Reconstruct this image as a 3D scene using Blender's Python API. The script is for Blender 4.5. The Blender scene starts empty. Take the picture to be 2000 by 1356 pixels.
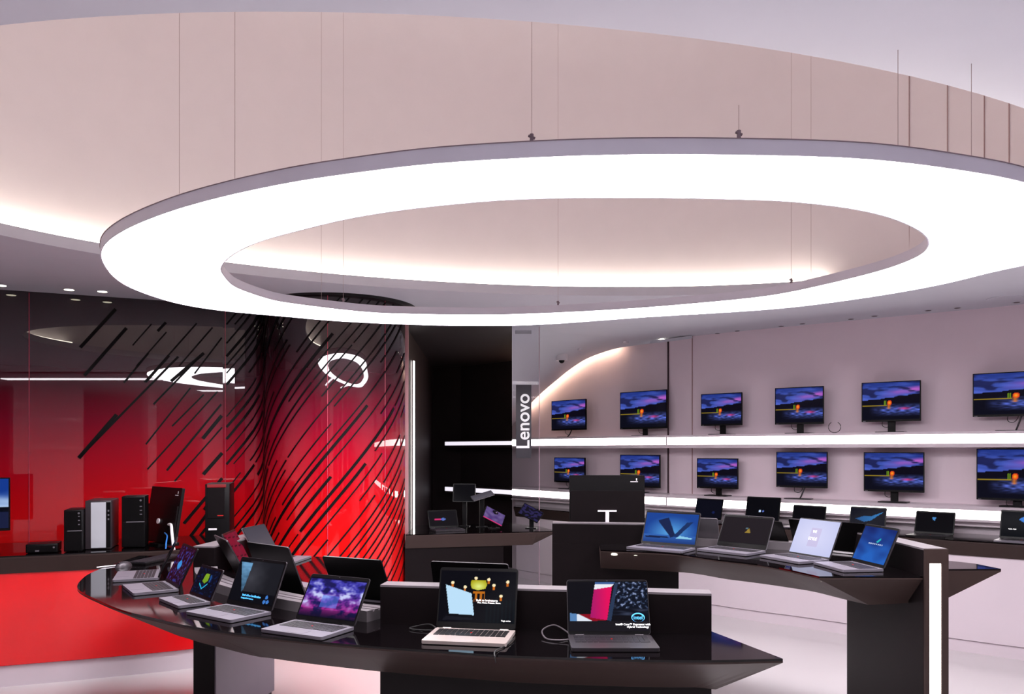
import bpy, bmesh, math, random
from mathutils import Vector, Matrix, noise
from mathutils.bvhtree import BVHTree
random.seed(7)
PI = math.pi
sc = bpy.context.scene
COL = sc.collection
EYE = 1.58

# ------------------------------------------------------------------ materials
def lin(c):
    return tuple(((x/12.92) if x <= 0.04045 else ((x+0.055)/1.055)**2.4) for x in c[:3]) + (1,)
MATS = {}
def mat(name, c, rough=.5, metal=0, coat=0, emit=0, ecol=None, bump=0, var=.03, spec=.5, alpha=None, scale=6):
    if name in MATS: return MATS[name]
    m = bpy.data.materials.new(name); m.use_nodes = True
    nt = m.node_tree; b = nt.nodes['Principled BSDF']
    b.inputs['Roughness'].default_value = rough; b.inputs['Metallic'].default_value = metal
    b.inputs['Coat Weight'].default_value = coat; b.inputs['Coat Roughness'].default_value = .03
    b.inputs['Specular IOR Level'].default_value = spec
    tc = nt.nodes.new('ShaderNodeTexCoord'); n = nt.nodes.new('ShaderNodeTexNoise')
    n.inputs['Scale'].default_value = scale; nt.links.new(tc.outputs['Object'], n.inputs['Vector'])
    r = nt.nodes.new('ShaderNodeValToRGB'); l = lin(c)
    r.color_ramp.elements[0].position = .3; r.color_ramp.elements[1].position = .7
    r.color_ramp.elements[0].color = tuple(x*(1-var) for x in l[:3])+(1,)
    r.color_ramp.elements[1].color = tuple(min(1, x*(1+var)) for x in l[:3])+(1,)
    nt.links.new(n.outputs['Fac'], r.inputs['Fac']); nt.links.new(r.outputs['Color'], b.inputs['Base Color'])
    if bump:
        bp = nt.nodes.new('ShaderNodeBump'); bp.inputs['Strength'].default_value = bump; bp.inputs['Distance'].default_value = .002
        n2 = nt.nodes.new('ShaderNodeTexNoise'); n2.inputs['Scale'].default_value = 300
        nt.links.new(tc.outputs['Object'], n2.inputs['Vector'])
        nt.links.new(n2.outputs['Fac'], bp.inputs['Height']); nt.links.new(bp.outputs['Normal'], b.inputs['Normal'])
    if emit:
        b.inputs['Emission Color'].default_value = lin(ecol or c); b.inputs['Emission Strength'].default_value = emit
    MATS[name] = m
    return m

CEIL = mat('ceiling_paint', (.82,.82,.86), .7, var=.01)
DOME = mat('recess_paint', (.93,.895,.90), .75, var=.01)
WALL = mat('lilac_wall_paint', (.92,.85,.885), .55, var=.01)
WHITEL = mat('white_lacquer', (.85,.80,.83), .3, coat=.3, var=.01)
FLOORM = mat('polished_white_floor', (.84,.82,.825), .25, coat=.2, var=.015, scale=1.5)
BLACKG = mat('black_glass_top', (.03,.02,.025), .05, var=.05)
BROWN = mat('dark_bronze_laminate', (.205,.155,.145), .5, var=.04, spec=.22)
PANEL = mat('dark_panel', (.065,.042,.05), .4, spec=.15, var=.05)
CAPM = mat('satin_grey_cap', (.50,.47,.49), .35, metal=.4)
BLACKW = mat('black_room_paint', (.19,.155,.165), .5, spec=.2, var=.05)
RING = mat('ring_diffuser', (1,1,1), .5, emit=19.0, ecol=(1,.98,1))
LEDS = mat('shelf_led', (1,1,1), .5, emit=9.0, ecol=(1,.97,.95))
LEDW = mat('warm_cove_led', (1,.9,.75), .5, emit=15.0, ecol=(1,.965,.90))
LEDO = mat('amber_cove_led', (1,.8,.6), .5, emit=30.0, ecol=(1,.86,.72))
SPOT = mat('spot_lens', (1,1,1), .5, emit=5, ecol=(1,.96,.85))
SPOTOFF = mat('spot_dark', (.25,.2,.22), .5)
FRAME = mat('ring_frame_grey', (.86,.85,.90), .5)
TRIMD = mat('ring_trim', (.52,.45,.49), .5)
WIRE = mat('steel_wire', (.74,.66,.66), .5, metal=.2)
SEAM = mat('seam_shadow_gap', (.68,.54,.54), .8)
SEAMD = mat('dark_seam', (.25,.17,.20), .8)
BLK = mat('black_plastic', (.05,.042,.05), .42, spec=.18, bump=.1)
BLKS = mat('black_satin', (.03,.025,.03), .3, spec=.15)
GREY = mat('grey_aluminium', (.50,.48,.51), .35, metal=.6)
DGREY = mat('dark_grey_aluminium', (.26,.24,.26), .38, metal=.5)
LILAC = mat('keyboard_deck_grey', (.45,.43,.47), .4, metal=.3)
GOLD = mat('champagne_aluminium', (.80,.74,.72), .32, metal=.45)
KEYB = mat('key_black', (.08,.075,.085), .45)
KEYG = mat('key_grey', (.13,.115,.14), .45)
REDN = mat('red_rubber', (.80,.10,.10), .5)
WHT = mat('white_plastic', (.90,.88,.90), .4)
SILV = mat('silver_panel', (.72,.73,.76), .35, metal=.3)
BURG = mat('burgundy_gloss', (.42,.06,.13), .12, coat=1)
CABB = mat('black_cable', (.06,.05,.055), .5)
SIGNM = mat('charcoal_sign', (.27,.26,.29), .45)
STRIPE = mat('black_vinyl', (.03,.018,.025), .5, spec=.15)
REDF = mat('red_gloss_front', (.93,.07,.10), .22, coat=.7, var=.02)
BLUE = mat('blue_plastic', (.2,.5,.85), .4)

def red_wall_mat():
    m = bpy.data.materials.new('graded_red_glass'); m.use_nodes = True; nt = m.node_tree; b = nt.nodes['Principled BSDF']  # red glass, darkening to near black towards the top
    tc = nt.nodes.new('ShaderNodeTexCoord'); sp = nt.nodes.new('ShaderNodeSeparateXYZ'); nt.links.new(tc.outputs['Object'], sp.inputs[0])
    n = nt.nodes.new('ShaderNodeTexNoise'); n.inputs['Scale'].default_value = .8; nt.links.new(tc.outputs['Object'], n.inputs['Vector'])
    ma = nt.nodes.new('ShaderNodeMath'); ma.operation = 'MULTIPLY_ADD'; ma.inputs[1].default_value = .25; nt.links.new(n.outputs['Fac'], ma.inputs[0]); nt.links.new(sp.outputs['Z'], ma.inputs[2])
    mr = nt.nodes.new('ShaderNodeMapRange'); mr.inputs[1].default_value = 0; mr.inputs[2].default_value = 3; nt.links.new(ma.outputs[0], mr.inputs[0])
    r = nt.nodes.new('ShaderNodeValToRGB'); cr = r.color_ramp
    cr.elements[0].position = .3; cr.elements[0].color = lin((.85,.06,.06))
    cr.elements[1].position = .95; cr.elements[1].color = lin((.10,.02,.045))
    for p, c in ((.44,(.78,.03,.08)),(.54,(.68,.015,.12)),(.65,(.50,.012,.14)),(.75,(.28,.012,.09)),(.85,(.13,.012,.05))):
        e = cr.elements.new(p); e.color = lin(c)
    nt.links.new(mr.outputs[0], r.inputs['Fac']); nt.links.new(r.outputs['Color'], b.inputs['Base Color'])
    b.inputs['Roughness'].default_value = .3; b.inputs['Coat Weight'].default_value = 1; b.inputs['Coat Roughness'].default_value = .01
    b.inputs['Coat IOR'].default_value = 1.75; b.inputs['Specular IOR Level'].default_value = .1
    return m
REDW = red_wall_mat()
def glass_mat():
    m = bpy.data.materials.new('clear_glass'); m.use_nodes = True; nt = m.node_tree
    nt.nodes.remove(nt.nodes['Principled BSDF']); out = nt.nodes['Material Output']
    t = nt.nodes.new('ShaderNodeBsdfTransparent'); t.inputs[0].default_value = (.93,.93,.95,1)
    g = nt.nodes.new('ShaderNodeBsdfGlossy'); g.inputs['Roughness'].default_value = .02
    f = nt.nodes.new('ShaderNodeFresnel'); f.inputs[0].default_value = 1.2
    mx = nt.nodes.new('ShaderNodeMixShader'); nt.links.new(f.outputs[0], mx.inputs[0]); nt.links.new(t.outputs[0], mx.inputs[1]); nt.links.new(g.outputs[0], mx.inputs[2])
    nt.links.new(mx.outputs[0], out.inputs[0]); return m
GLASS = glass_mat()
def screen_mat():
    m = bpy.data.materials.new('lit_screen'); m.use_nodes = True; nt = m.node_tree; b = nt.nodes['Principled BSDF']
    a = nt.nodes.new('ShaderNodeAttribute'); a.attribute_name = 'pic'
    b.inputs['Base Color'].default_value = (.002,.002,.003,1); b.inputs['Roughness'].default_value = .12; b.inputs['Specular IOR Level'].default_value = .01
    nt.links.new(a.outputs['Color'], b.inputs['Emission Color']); b.inputs['Emission Strength'].default_value = 1.0
    return m
SCREEN = screen_mat()
TXTW = mat('glowing_white_text', (1,1,1), .5, emit=.9)
TXTB = mat('glowing_blue_text', (.3,.7,1), .5, emit=.7, ecol=(.35,.75,1))

# ------------------------------------------------------------------ helpers
def link(name, me, m, parent=None, loc=None, rot=None):
    o = bpy.data.objects.new(name, me); COL.objects.link(o)
    if m is not None and not me.materials: me.materials.append(m)
    if parent: o.parent = parent
    if loc: o.location = loc
    if rot: o.rotation_euler = rot
    return o
def mesh_of(bm, name, smooth=False):
    bmesh.ops.recalc_face_normals(bm, faces=bm.faces)
    me = bpy.data.meshes.new(name); bm.to_mesh(me); bm.free()
    if smooth:
        for p in me.polygons: p.use_smooth = True
        try: me.set_sharp_from_angle(angle=math.radians(35))
        except Exception: pass
    return me
def bobj(name, bm, m, parent=None, smooth=False, loc=None, rot=None):
    return link(name, mesh_of(bm, name, smooth), m, parent, loc, rot)
def box(bm, x0, x1, y0, y1, z0, z1, bev=0, seg=2, M=None):
    r = bmesh.ops.create_cube(bm, size=1)
    vs = r['verts']
    for v in vs:
        v.co = Vector((x0+(v.co.x+.5)*(x1-x0), y0+(v.co.y+.5)*(y1-y0), z0+(v.co.z+.5)*(z1-z0)))
    if bev:
        es = set(e for v in vs for e in v.link_edges)
        rr = bmesh.ops.bevel(bm, geom=list(es), offset=bev, segments=seg, affect='EDGES', profile=.5)
        vs = rr['verts']
    if M is not None:
        bmesh.ops.transform(bm, matrix=M, verts=list({v for v in vs}))
    return vs
def boxobj(name, dims, m, parent=None, bev=0, **k):
    bm = bmesh.new(); box(bm, *dims, bev=bev); return bobj(name, bm, m, parent, smooth=bool(bev), **k)
def slab(bm, w, h, t, r, x0=None, seg=4, axis='z', o=(0,0,0)):
    """rounded-corner plate; width along x, height along second axis, thickness t"""
    pts = []
    for cx, cy, a0 in ((w/2-r, h/2-r, 0), (-w/2+r, h/2-r, 90), (-w/2+r, -h/2+r, 180), (w/2-r, -h/2+r, 270)):
        for i in range(seg+1):
            a = math.radians(a0+90*i/seg); pts.append((cx+r*math.cos(a), cy+r*math.sin(a)))
    def P(p, k):
        if axis == 'z': return (p[0]+o[0], p[1]+o[1], k+o[2])
        return (p[0]+o[0], k+o[1], p[1]+o[2])
    b = [bm.verts.new(P(p, 0)) for p in pts]; tt = [bm.verts.new(P(p, t)) for p in pts]
    bm.faces.new(b); bm.faces.new(tt); n = len(pts)
    for i in range(n): bm.faces.new((b[i], b[(i+1)%n], tt[(i+1)%n], tt[i]))
def cyl(bm, p0, p1, r, r2=None, n=12, caps=True):
    p0 = Vector(p0); p1 = Vector(p1); d = p1-p0
    M = Matrix.Translation((p0+p1)/2) @ d.to_track_quat('Z','Y').to_matrix().to_4x4()
    bmesh.ops.create_cone(bm, cap_ends=caps, segments=n, radius1=r, radius2=r if r2 is None else r2, depth=d.length, matrix=M)
def tube(bm, pts, r, n=8):
    pts = [Vector(p) for p in pts]; rings = []
    for i, p in enumerate(pts):
        d = (pts[min(i+1, len(pts)-1)]-pts[max(i-1, 0)]).normalized()
        q = d.to_track_quat('Z','Y')
        rings.append([bm.verts.new(p+q@Vector((r*math.cos(2*PI*k/n), r*math.sin(2*PI*k/n), 0))) for k in range(n)])
    for a, b in zip(rings, rings[1:]):
        for k in range(n): bm.faces.new((a[k], a[(k+1)%n], b[(k+1)%n], b[k]))
    bm.faces.new(rings[0]); bm.faces.new(rings[-1])
def cat(pts, n=8, closed=False):
    """Catmull-Rom through points"""
    P = [Vector(p) for p in pts]; N = len(P); out = []
    for i in range(N if closed else N-1):
        g = (lambda k: P[k % N]) if closed else (lambda k: P[max(0, min(N-1, k))])
        a, b, c, d = g(i-1), g(i), g(i+1), g(i+2)
        for j in range(n):
            t = j/n
            out.append(.5*((2*b)+(c-a)*t+(2*a-5*b+4*c-d)*t*t+(3*b-a-3*c+d)*t**3))
    if not closed: out.append(P[-1])
    return out
def normals2(path):
    """left-hand normals pointing away from the room centre side (+90 deg)"""
    out = []
    for i in range(len(path)):
        d = (path[min(i+1, len(path)-1)]-path[max(i-1, 0)]); d = Vector((d.x, d.y)).normalized()
        out.append(Vector((-d.y, d.x)))
    return out
def sweep(bm, path, prof, closed_prof=True):
    nn = normals2(path); rings = []
    for p, n in zip(path, nn):
        rings.append([bm.verts.new((p.x+n.x*o, p.y+n.y*o, z)) for o, z in prof])
    m = len(prof)
    for a, b in zip(rings, rings[1:]):
        for k in range(m if closed_prof else m-1):
            bm.faces.new((a[k], b[k], b[(k+1)%m], a[(k+1)%m]))
    if closed_prof and m > 2: bm.faces.new(rings[0]); bm.faces.new(rings[-1])
def rectprof(o0, o1, z0, z1): return [(o0, z0), (o1, z0), (o1, z1), (o0, z1)]
def prism(bm, pts, z0, z1):
    a = [bm.verts.new((p[0], p[1], z0)) for p in pts]; b = [bm.verts.new((p[0], p[1], z1)) for p in pts]; n = len(pts)
    bm.faces.new(a); bm.faces.new(b)
    for i in range(n): bm.faces.new((a[i], a[(i+1)%n], b[(i+1)%n], b[i]))
LABELS = set()
def tag(o, label, c, group=None):
    o['label'] = label; o['category'] = c
    if group: o['group'] = group
    if label in LABELS and not group: print('DUP LABEL', label)
    LABELS.add(label); return o
def empty(name, loc, label, c, group=None, rz=0):
    o = bpy.data.objects.new(name, None); COL.objects.link(o); o.empty_display_size = .1
    o.location = loc; o.rotation_euler = (0, 0, rz); return tag(o, label, c, group)
def struct(name, bm, m, smooth=False, parent=None):
    o = bobj(name, bm, m, parent, smooth)
    if not parent: o['kind'] = 'structure'
    return o
def text(name, s, size, m, parent, M, extrude=.0004, align='CENTER', sx=1):
    cu = bpy.data.curves.new('t', 'FONT'); cu.body = s; cu.size = size; cu.extrude = extrude; cu.align_x = align; cu.align_y = 'CENTER'; cu.offset = size*.012
    t = bpy.data.objects.new('t', cu); COL.objects.link(t)
    dg = bpy.context.evaluated_depsgraph_get(); me = bpy.data.meshes.new_from_object(t.evaluated_get(dg))
    bpy.data.objects.remove(t); me.name = name
    me.transform(Matrix.Diagonal((sx, 1, 1, 1))); me.transform(M); me.materials.clear()
    return link(name, me, m, parent)
FACE = Matrix(((1,0,0,0),(0,0,-1,0),(0,1,0,0),(0,0,0,1)))   # text plane upright, facing local -y

# ------------------------------------------------------------------ layout curves (metres)
SHELF = [(-.95,11.2),(-.2,10.45),(.50,9.6),(1.62,8.36),(2.5,7.62),(3.36,6.95),(3.83,6.6),(4.13,6.35),(5.2,5.45),(6.6,4.0)]
shelf_path = [Vector((p.x, p.y)) for p in cat([(x, y, 0) for x, y in SHELF], 8)]
def cut(path, x0, x1):
    out = [p for p in path if x0 < p.x < x1]
    def at(x):
        for a, b in zip(path, path[1:]):
            if a.x <= x <= b.x: return a+(b-a)*((x-a.x)/(b.x-a.x))
    if at(x0): out.insert(0, at(x0))
    if at(x1): out.append(at(x1))
    return out
shelf_white = cut(shelf_path, 0.0, 6.5); shelf_dark = cut(shelf_path, -.949, -.002)

# ------------------------------------------------------------------ room shell
bm = bmesh.new(); box(bm, -8, 8.2, -6, 13, -.1, 0); struct('floor', bm, FLOORM)
# opening in the ceiling
EC = Vector((.103, 4.231)); EA, EB = 3.281, 1.932; ed = Vector((.97326, .22969)); ep = Vector((-.22969, .97326))
def ell(a, off=0): 
    p = EC+ed*(EA+off)*math.cos(a)+ep*(EB+off)*math.sin(a); return p
NE = 128
bm = bmesh.new()
rect = (-8, 8.2, -6, 13)
def outer(p):
    d = p-EC; ts = []
    if d.x > 1e-9: ts.append((rect[1]-EC.x)/d.x)
    if d.x < -1e-9: ts.append((rect[0]-EC.x)/d.x)
    if d.y > 1e-9: ts.append((rect[3]-EC.y)/d.y)
    if d.y < -1e-9: ts.append((rect[2]-EC.y)/d.y)
    return EC+d*min(ts)
angs = [2*PI*i/NE for i in range(NE)]
i0 = [bm.verts.new((*ell(a), 2.8)) for a in angs]; i1 = [bm.verts.new((*ell(a), 2.87)) for a in angs]
o0 = [bm.verts.new((*outer(ell(a)), 2.8)) for a in angs]; ow = [bm.verts.new((*ell(a, .16), 2.87)) for a in angs]
for i in range(NE):
    j = (i+1) % NE
    bm.faces.new((i0[i], i0[j], o0[j], o0[i])); bm.faces.new((i0[i], i0[j], i1[j], i1[i])); bm.faces.new((i1[i], i1[j], ow[j], ow[i]))
ceiling = struct('ceiling', bm, CEIL)
# recess above the opening: curved wall rising into a soft vault
bm = bmesh.new(); rings = []
prof = [(.16,2.87),(.17,3.6),(.17,4.6),(.10,4.95),(-.10,5.2),(-.45,5.38),(-.9,5.45)]
for o, z in prof: rings.append([bm.verts.new((*ell(a, o), z)) for a in angs])
for r0, r1 in zip(rings, rings[1:]):
    for i in range(NE): bm.faces.new((r0[i], r0[(i+1)%NE], r1[(i+1)%NE], r1[i]))
bm.faces.new(rings[-1]); struct('wall_recess', bm, DOME, smooth=True)
# cove light strip lying on the ledge of the opening, left and far side
bm = bmesh.new()
def covering(a0, a1, n):
    pa = [a0+(a1-a0)*i/n for i in range(n+1)]
    rr = [[bm.verts.new((*ell(a, o), z)) for o, z in ((.075,2.872),(.10,2.872),(.10,2.892),(.075,2.892))] for a in pa]
    for a, b in zip(rr, rr[1:]):
        for k in range(4): bm.faces.new((a[k], b[k], b[(k+1)%4], a[(k+1)%4]))
    bm.faces.new(rr[0]); bm.faces.new(rr[-1])
covering(math.radians(38), math.radians(215), 60)
tag(bobj('cove_light', bm, LEDW), 'warm strip light hidden behind the far rim of the oval ceiling opening', 'strip light')
# thin vertical joints on the right of the recess wall
def ray_ell(px, off):
    dx = (px-1000)/1550; best = None
    for i in range(4000):
        a = math.radians(-60+200*i/4000); p = ell(a, off)
        if p.y > 3 and abs(p.x-dx*p.y) < .003*max(1, p.y):
            return p
    return None
bm = bmesh.new()
for px in (1771, 1846, 1918, 1966):
    p = ray_ell(px, .166)
    if p is not None: box(bm, p.x-.0012, p.x+.0012, p.y-.004, p.y+.003, 2.9, 4.9)
struct('trim_1', bm, SEAM)

# red glass wall with the round column
wl = [(-6.3,5.0),(-5.2,5.47),(-3.88,6.02),(-2.84,6.46),(-2.42,6.64)]
CC = Vector((-1.5, 6.8)); CR = .60
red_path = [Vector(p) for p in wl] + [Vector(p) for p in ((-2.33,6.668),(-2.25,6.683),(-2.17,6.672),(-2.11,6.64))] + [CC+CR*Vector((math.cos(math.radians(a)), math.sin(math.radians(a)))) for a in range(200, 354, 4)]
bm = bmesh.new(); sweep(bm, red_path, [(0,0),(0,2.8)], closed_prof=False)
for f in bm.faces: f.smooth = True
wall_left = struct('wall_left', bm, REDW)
for p in wall_left.data.polygons: p.use_smooth = False
for p in wall_left.data.polygons:
    if p.center.x > -2.15: p.use_smooth = True
cum = [0]
for a, b in zip(red_path, red_path[1:]): cum.append(cum[-1]+(b-a).length)
def rp(s, off=.004):
    s = max(0.001, min(cum[-1]-.001, s))
    for i in range(len(cum)-1):
        if cum[i] <= s <= cum[i+1]:
            a, b = red_path[i], red_path[i+1]; t = (s-cum[i])/(cum[i+1]-cum[i]); d = (b-a).normalized()
            return a+(b-a)*t+Vector((d.y, -d.x))*off
def s_of(px, py):
    k = (px-1000)/1550
    for i in range(len(cum)-1):
        a, b = red_path[i], red_path[i+1]; d = b-a; den = d.x-k*d.y
        if abs(den) < 1e-9: continue
        t = (k*a.y-a.x)/den
        if -1e-6 <= t <= 1.000001:
            p = a+d*t; return cum[i]+t*d.length, EYE-(py-880)*p.y/1550
bm = bmesh.new()
def stripe(s0, z0, s1, z1, w):
    d = Vector((s1-s0, z1-z0)); L = d.length; n = max(2, int(L/.03)); d.normalize(); q = Vector((-d.y, d.x))*w/2
    pr = None
    for i in range(n+1):
        s, z = s0+(s1-s0)*i/n, z0+(z1-z0)*i/n
        row = []
        for sg, off in ((1,.003),(1,.006),(-1,.006),(-1,.003)):
            zz = min(2.79, max(.2, z+q.y*sg)); P = rp(s+q.x*sg, off); row.append(bm.verts.new((P.x, P.y, zz)))
        if pr:
            for k in range(3): bm.faces.new((pr[k], row[k], row[k+1], pr[k+1]))
        pr = row
for x0, y0, x1, y1, w in ((247,641,165,734,6),(226,604,157,679,6),(296,633,259,675,2.5),(324,630,308,647,5),(325,649,266,716,2.5),(384,632,282,747,3),
    (290,690,242,748,3.5),(331,695,285,747,3.5),(348,697,154,895,4),(228,810,154,895,7),(392,695,300,790,3.5),(398,690,334,745,6),(372,758,285,868,3),(398,771,336,833,3),
    (425,765,288,917,3),(432,790,326,919,4),(433,812,396,857,7),(434,835,341,940,3),(434,885,397,927,7),(434,934,359,1023,6),(434,965,365,1057,6),(405,988,399,996,7),(420,1010,380,1060,5),(415,640,350,715,3),(433,660,380,730,3)):
    s0, z0 = s_of(x0, y0); s1, z1 = s_of(x1, y1); stripe(s0, z0, s1, z1, w*6.3/1550)
# stripes that run round the column
sc0 = s_of(440, 800)[0]; SE = cum[-1]
c = sc0-1.9
while c < SE+.45:
    # line: s = c + .82*(z-.9); pieces along z
    z = .25+random.random()*.4
    while z < 2.75:
        L = random.uniform(.45, 1.5); z1 = min(2.78, z+L)
        s0, s1 = c+.82*(z-.9), c+.82*(z1-.9)
        if s0 > sc0-.02 and s1 < SE-.02:
            stripe(s0, z, s1, z1, random.choice((.009,.010,.011,.012,.022)))
        elif s0 < sc0 < s1-.1 and s1 < SE:
            zz = .9+(sc0-c)/.82; stripe(sc0+.01, zz, s1, z1, random.choice((.010,.013,.02)))
        elif s0 > sc0 and s0 < SE-.1 <= s1:
            zz = .9+(SE-.02-c)/.82; stripe(s0, z, SE-.02, zz, .011)
        z = z1+random.choice((.02,.1,.3,.5))
    c += random.uniform(.055, .115)
sp = bobj('stripe_pattern', bm, STRIPE, wall_left)
bm = bmesh.new()
for px in (57, 440, 640, 752):
    s, _ = s_of(px, 800); P = rp(s, .002); box(bm, P.x-.0018, P.x+.0018, P.y-.003, P.y+.002, .2, 2.79)
bobj('glass_joint', bm, mat('pink_joint', (.75,.25,.35), .4), wall_left)
# post closing the end of the red wall
bm = bmesh.new(); box(bm, -.925, -.888, 6.78, 6.82, 0, 2.8); box(bm, -.958, -.93, 6.80, 6.86, 0, 2.8); struct('trim_2', bm, mat('rose_post', (.80,.58,.60), .35))
# dark round hole in the ceiling above the column
bm = bmesh.new(); bmesh.ops.create_circle(bm, cap_ends=True, segments=64, radius=.65, matrix=Matrix.Translation((-1.47,6.77,2.797)))
r = bmesh.ops.extrude_face_region(bm, geom=bm.faces[:]); bmesh.ops.translate(bm, vec=(0,0,.02), verts=[v for v in r['geom'] if isinstance(v, bmesh.types.BMVert)])
struct('trim_3', bm, mat('recess_black', (.03,.02,.03), .6))

# monitor wall
bm = bmesh.new(); wallp = [p+n*.30 for p, n in zip(shelf_path, normals2(shelf_path))]; sweep(bm, cut(wallp, .004, 6.6), [(0,0),(0,2.8)], closed_prof=False); struct('wall_right', bm, WALL, smooth=True)
bm = bmesh.new(); sweep(bm, [Vector(p) for p in ((-1.04,6.9),(-1.04,8.0),(-1.16,11.62))]+[p for p in wallp if -1.1 < p.x < 0]+[cut(wallp, .002, 6)[0]], [(0,0),(0,2.8)], closed_prof=False)
struct('wall_back', bm, BLACKW)
bm = bmesh.new(); box(bm, -1.3, 0.0, 7.0, 11.9, 2.785, 2.80); struct('ceiling.001', bm, BLACKW)
# joints of the monitor wall
def on_wall(px, off):
    k = (px-1000)/1550; nn = normals2(shelf_path)
    pts = [p+n*off for p, n in zip(shelf_path, nn)]
    for a, b in zip(pts, pts[1:]):
        d = b-a; den = d.x-k*d.y; t = (k*a.y-a.x)/den
        if 0 <= t <= 1: return a+d*t
bm = bmesh.new()
P = on_wall(1305, .294); box(bm, P.x-.008, P.x+.008, P.y-.008, P.y+.008, 1.0, 2.8)
struct('trim_4', bm, SEAMD)
bm = bmesh.new(); P = on_wall(1352, .297); box(bm, P.x-.004, P.x+.004, P.y-.004, P.y+.004, 1.0, 2.8); struct('trim_5', bm, SEAM)
# soffit that sweeps down in an arch over the first monitors
arch = [(1000,832),(1020,806),(1052,773),(1082,747),(1113,722),(1144,702),(1175,689.6),(1206,680.5),(1237,675.6),(1268,671.5),(1305,667.5),(1352,661)]
edge = []
for px, py in arch:
    P = on_wall(px, .20); edge.append(Vector((P.x, P.y, min(2.8, EYE-(py-880)*P.y/1550))))
Q = [(0.0,7.9),(.12,8.0),(.28,8.1),(.45,8.2),(.65,8.3),(.85,8.4),(1.05,8.5),(1.25,8.6),(1.42,8.68),(1.55,8.72),(1.75,8.75),(1.98,8.6)]
bm = bmesh.new(); rows = []
for e, qq in zip(cat(edge, 4), cat([(x, y, 2.80) for x, y in Q], 4)):
    mid = qq+(e-qq)*.5; mid.z += (qq.z-e.z)*.18
    pr = [qq, qq+(mid-qq)*.5+Vector((0,0,(qq.z-e.z)*.04)), mid, mid+(e-mid)*.6-Vector((0,0,0)), e]
    rows.append([bm.verts.new(p) for p in pr]+[bm.verts.new(e+Vector((0,0,.03)))])
for a, b in zip(rows, rows[1:]):
    for k in range(5): bm.faces.new((a[k], b[k], b[k+1], a[k+1]))
soff_bvh = BVHTree.FromBMesh(bm)
struct('ceiling.002', bm, CEIL, smooth=True)
bm = bmesh.new()
ee = cat(edge[1:-2], 4); tube(bm, [p+Vector((.02,.03,.055)) for p in ee], .008, 6)
tag(bobj('cove_light', bm, LEDO), 'warm strip light hidden behind the arched soffit above the first monitors', 'strip light')
# rest of the shop behind and beside the camera
bm = bmesh.new(); box(bm, -8, 8.2, -6, -5.9, 0, 2.8); struct('wall_front', bm, mat('shopfront_dark', (.20,.15,.19), .6))
bm = bmesh.new(); box(bm, -8, -7.9, -6, 13, 0, 2.8); box(bm, -6.5, -6.3, -6, 5.0, 0, 2.8); struct('wall_side', bm, WALL)
bm = bmesh.new(); box(bm, 6.6, 6.7, -6, 4.1, 0, 2.8); struct('wall_far_right', bm, WALL)
bm = bmesh.new()
for x0, x1 in ((-1.35,-.14),(1.1,1.28),(2.4,2.9),(4.2,4.6),(-3.6,-3.2),(-5.5,-4.6)): box(bm, x0, x1, -4.3, -4.0, 0, 2.8)
struct('trim_6', bm, WHITEL)

# ------------------------------------------------------------------ ring light
RO = [(195.3,500.6),(201,479),(222.5,460.5),(250.8,444),(295.6,425),(357,403.8),(451.4,379),(570,354.5),(680,338),(820,320.6),(960,310.4),(1130,302.5),(1300,300),(1500,302),(1663.8,307.3),(1773,316.9),(1882,331.9),(1964,345.5),(2000,354.5),
      None,(2000,518.8),(1944.9,529.8),(1827.5,558.4),(1663.8,585.7),(1500,604.8),(1258,620),(1060,634),(935,636.3),(810,634.5),(660,627.5),(557.6,618.6),(439.6,608),(368.8,597.8),(321.6,586.7),(257.9,564.3),(222.5,543),(203.6,519.5)]
RI = [(432,526.5),(436,517),(451.4,500.6),(482,482.9),(522,467.6),(580,452),(680,428),(800,409),(960,393),(1080,388),(1150,387),(1320,387.5),(1500,391.9),(1581.9,397.9),(1663.8,408.3),(1734.7,424.7),(1786.6,446.5),(1808,463),(1812.5,476.5),(1803,493),(1773,509),(1718,528.4),(1609,555.7),(1500,577.5),(1360,592),(1206.5,604),(1060,611.5),(947.5,614.5),(810,613),(710,608.8),(560,591),(519.8,582),(463,562),(442,543)]
RZ = 2.45
def w(px, py, z=RZ): h = z-EYE; return Vector(((px-1000)*h/(880-py), 1550*h/(880-py), 0))
ro = []
for p in RO:
    if p is None: ro += [Vector((1.95,2.74,0)), Vector((2.24,2.98,0)), Vector((2.43,3.25,0)), Vector((2.49,3.5,0))]
    else: ro.append(w(*p))
ri = [w(*p) for p in RI]
RC = Vector((.18, 3.75, 0))
def polar(pts, n=200):
    dense = cat(pts, 10, closed=True); ang = sorted(((math.atan2((p-RC).y, (p-RC).x), (p-RC).length) for p in dense))
    out = []
    for i in range(n):
        a = -PI+2*PI*i/n; k = 0
        A = ang; prev = (A[-1][0]-2*PI, A[-1][1])
        for q in A+[(A[0][0]+2*PI, A[0][1])]:
            if q[0] >= a:
                t = (a-prev[0])/max(1e-9, q[0]-prev[0]); out.append(prev[1]+(q[1]-prev[1])*t); break
            prev = q
    for _ in range(2): out = [(out[i-1]+2*out[i]+out[(i+1) % n])/4 for i in range(n)]
    return out
NR = 200; fo = polar(ro, NR); fi = polar(ri, NR)
def rv(f, i, off, z):
    a = -PI+2*PI*i/NR; r = f[i]+off; return (RC.x+r*math.cos(a), RC.y+r*math.sin(a), z)
ring = empty('ring_light', (RC.x, RC.y, RZ), 'huge glowing white oval ring light hanging under the ceiling opening', 'ceiling light')
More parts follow.
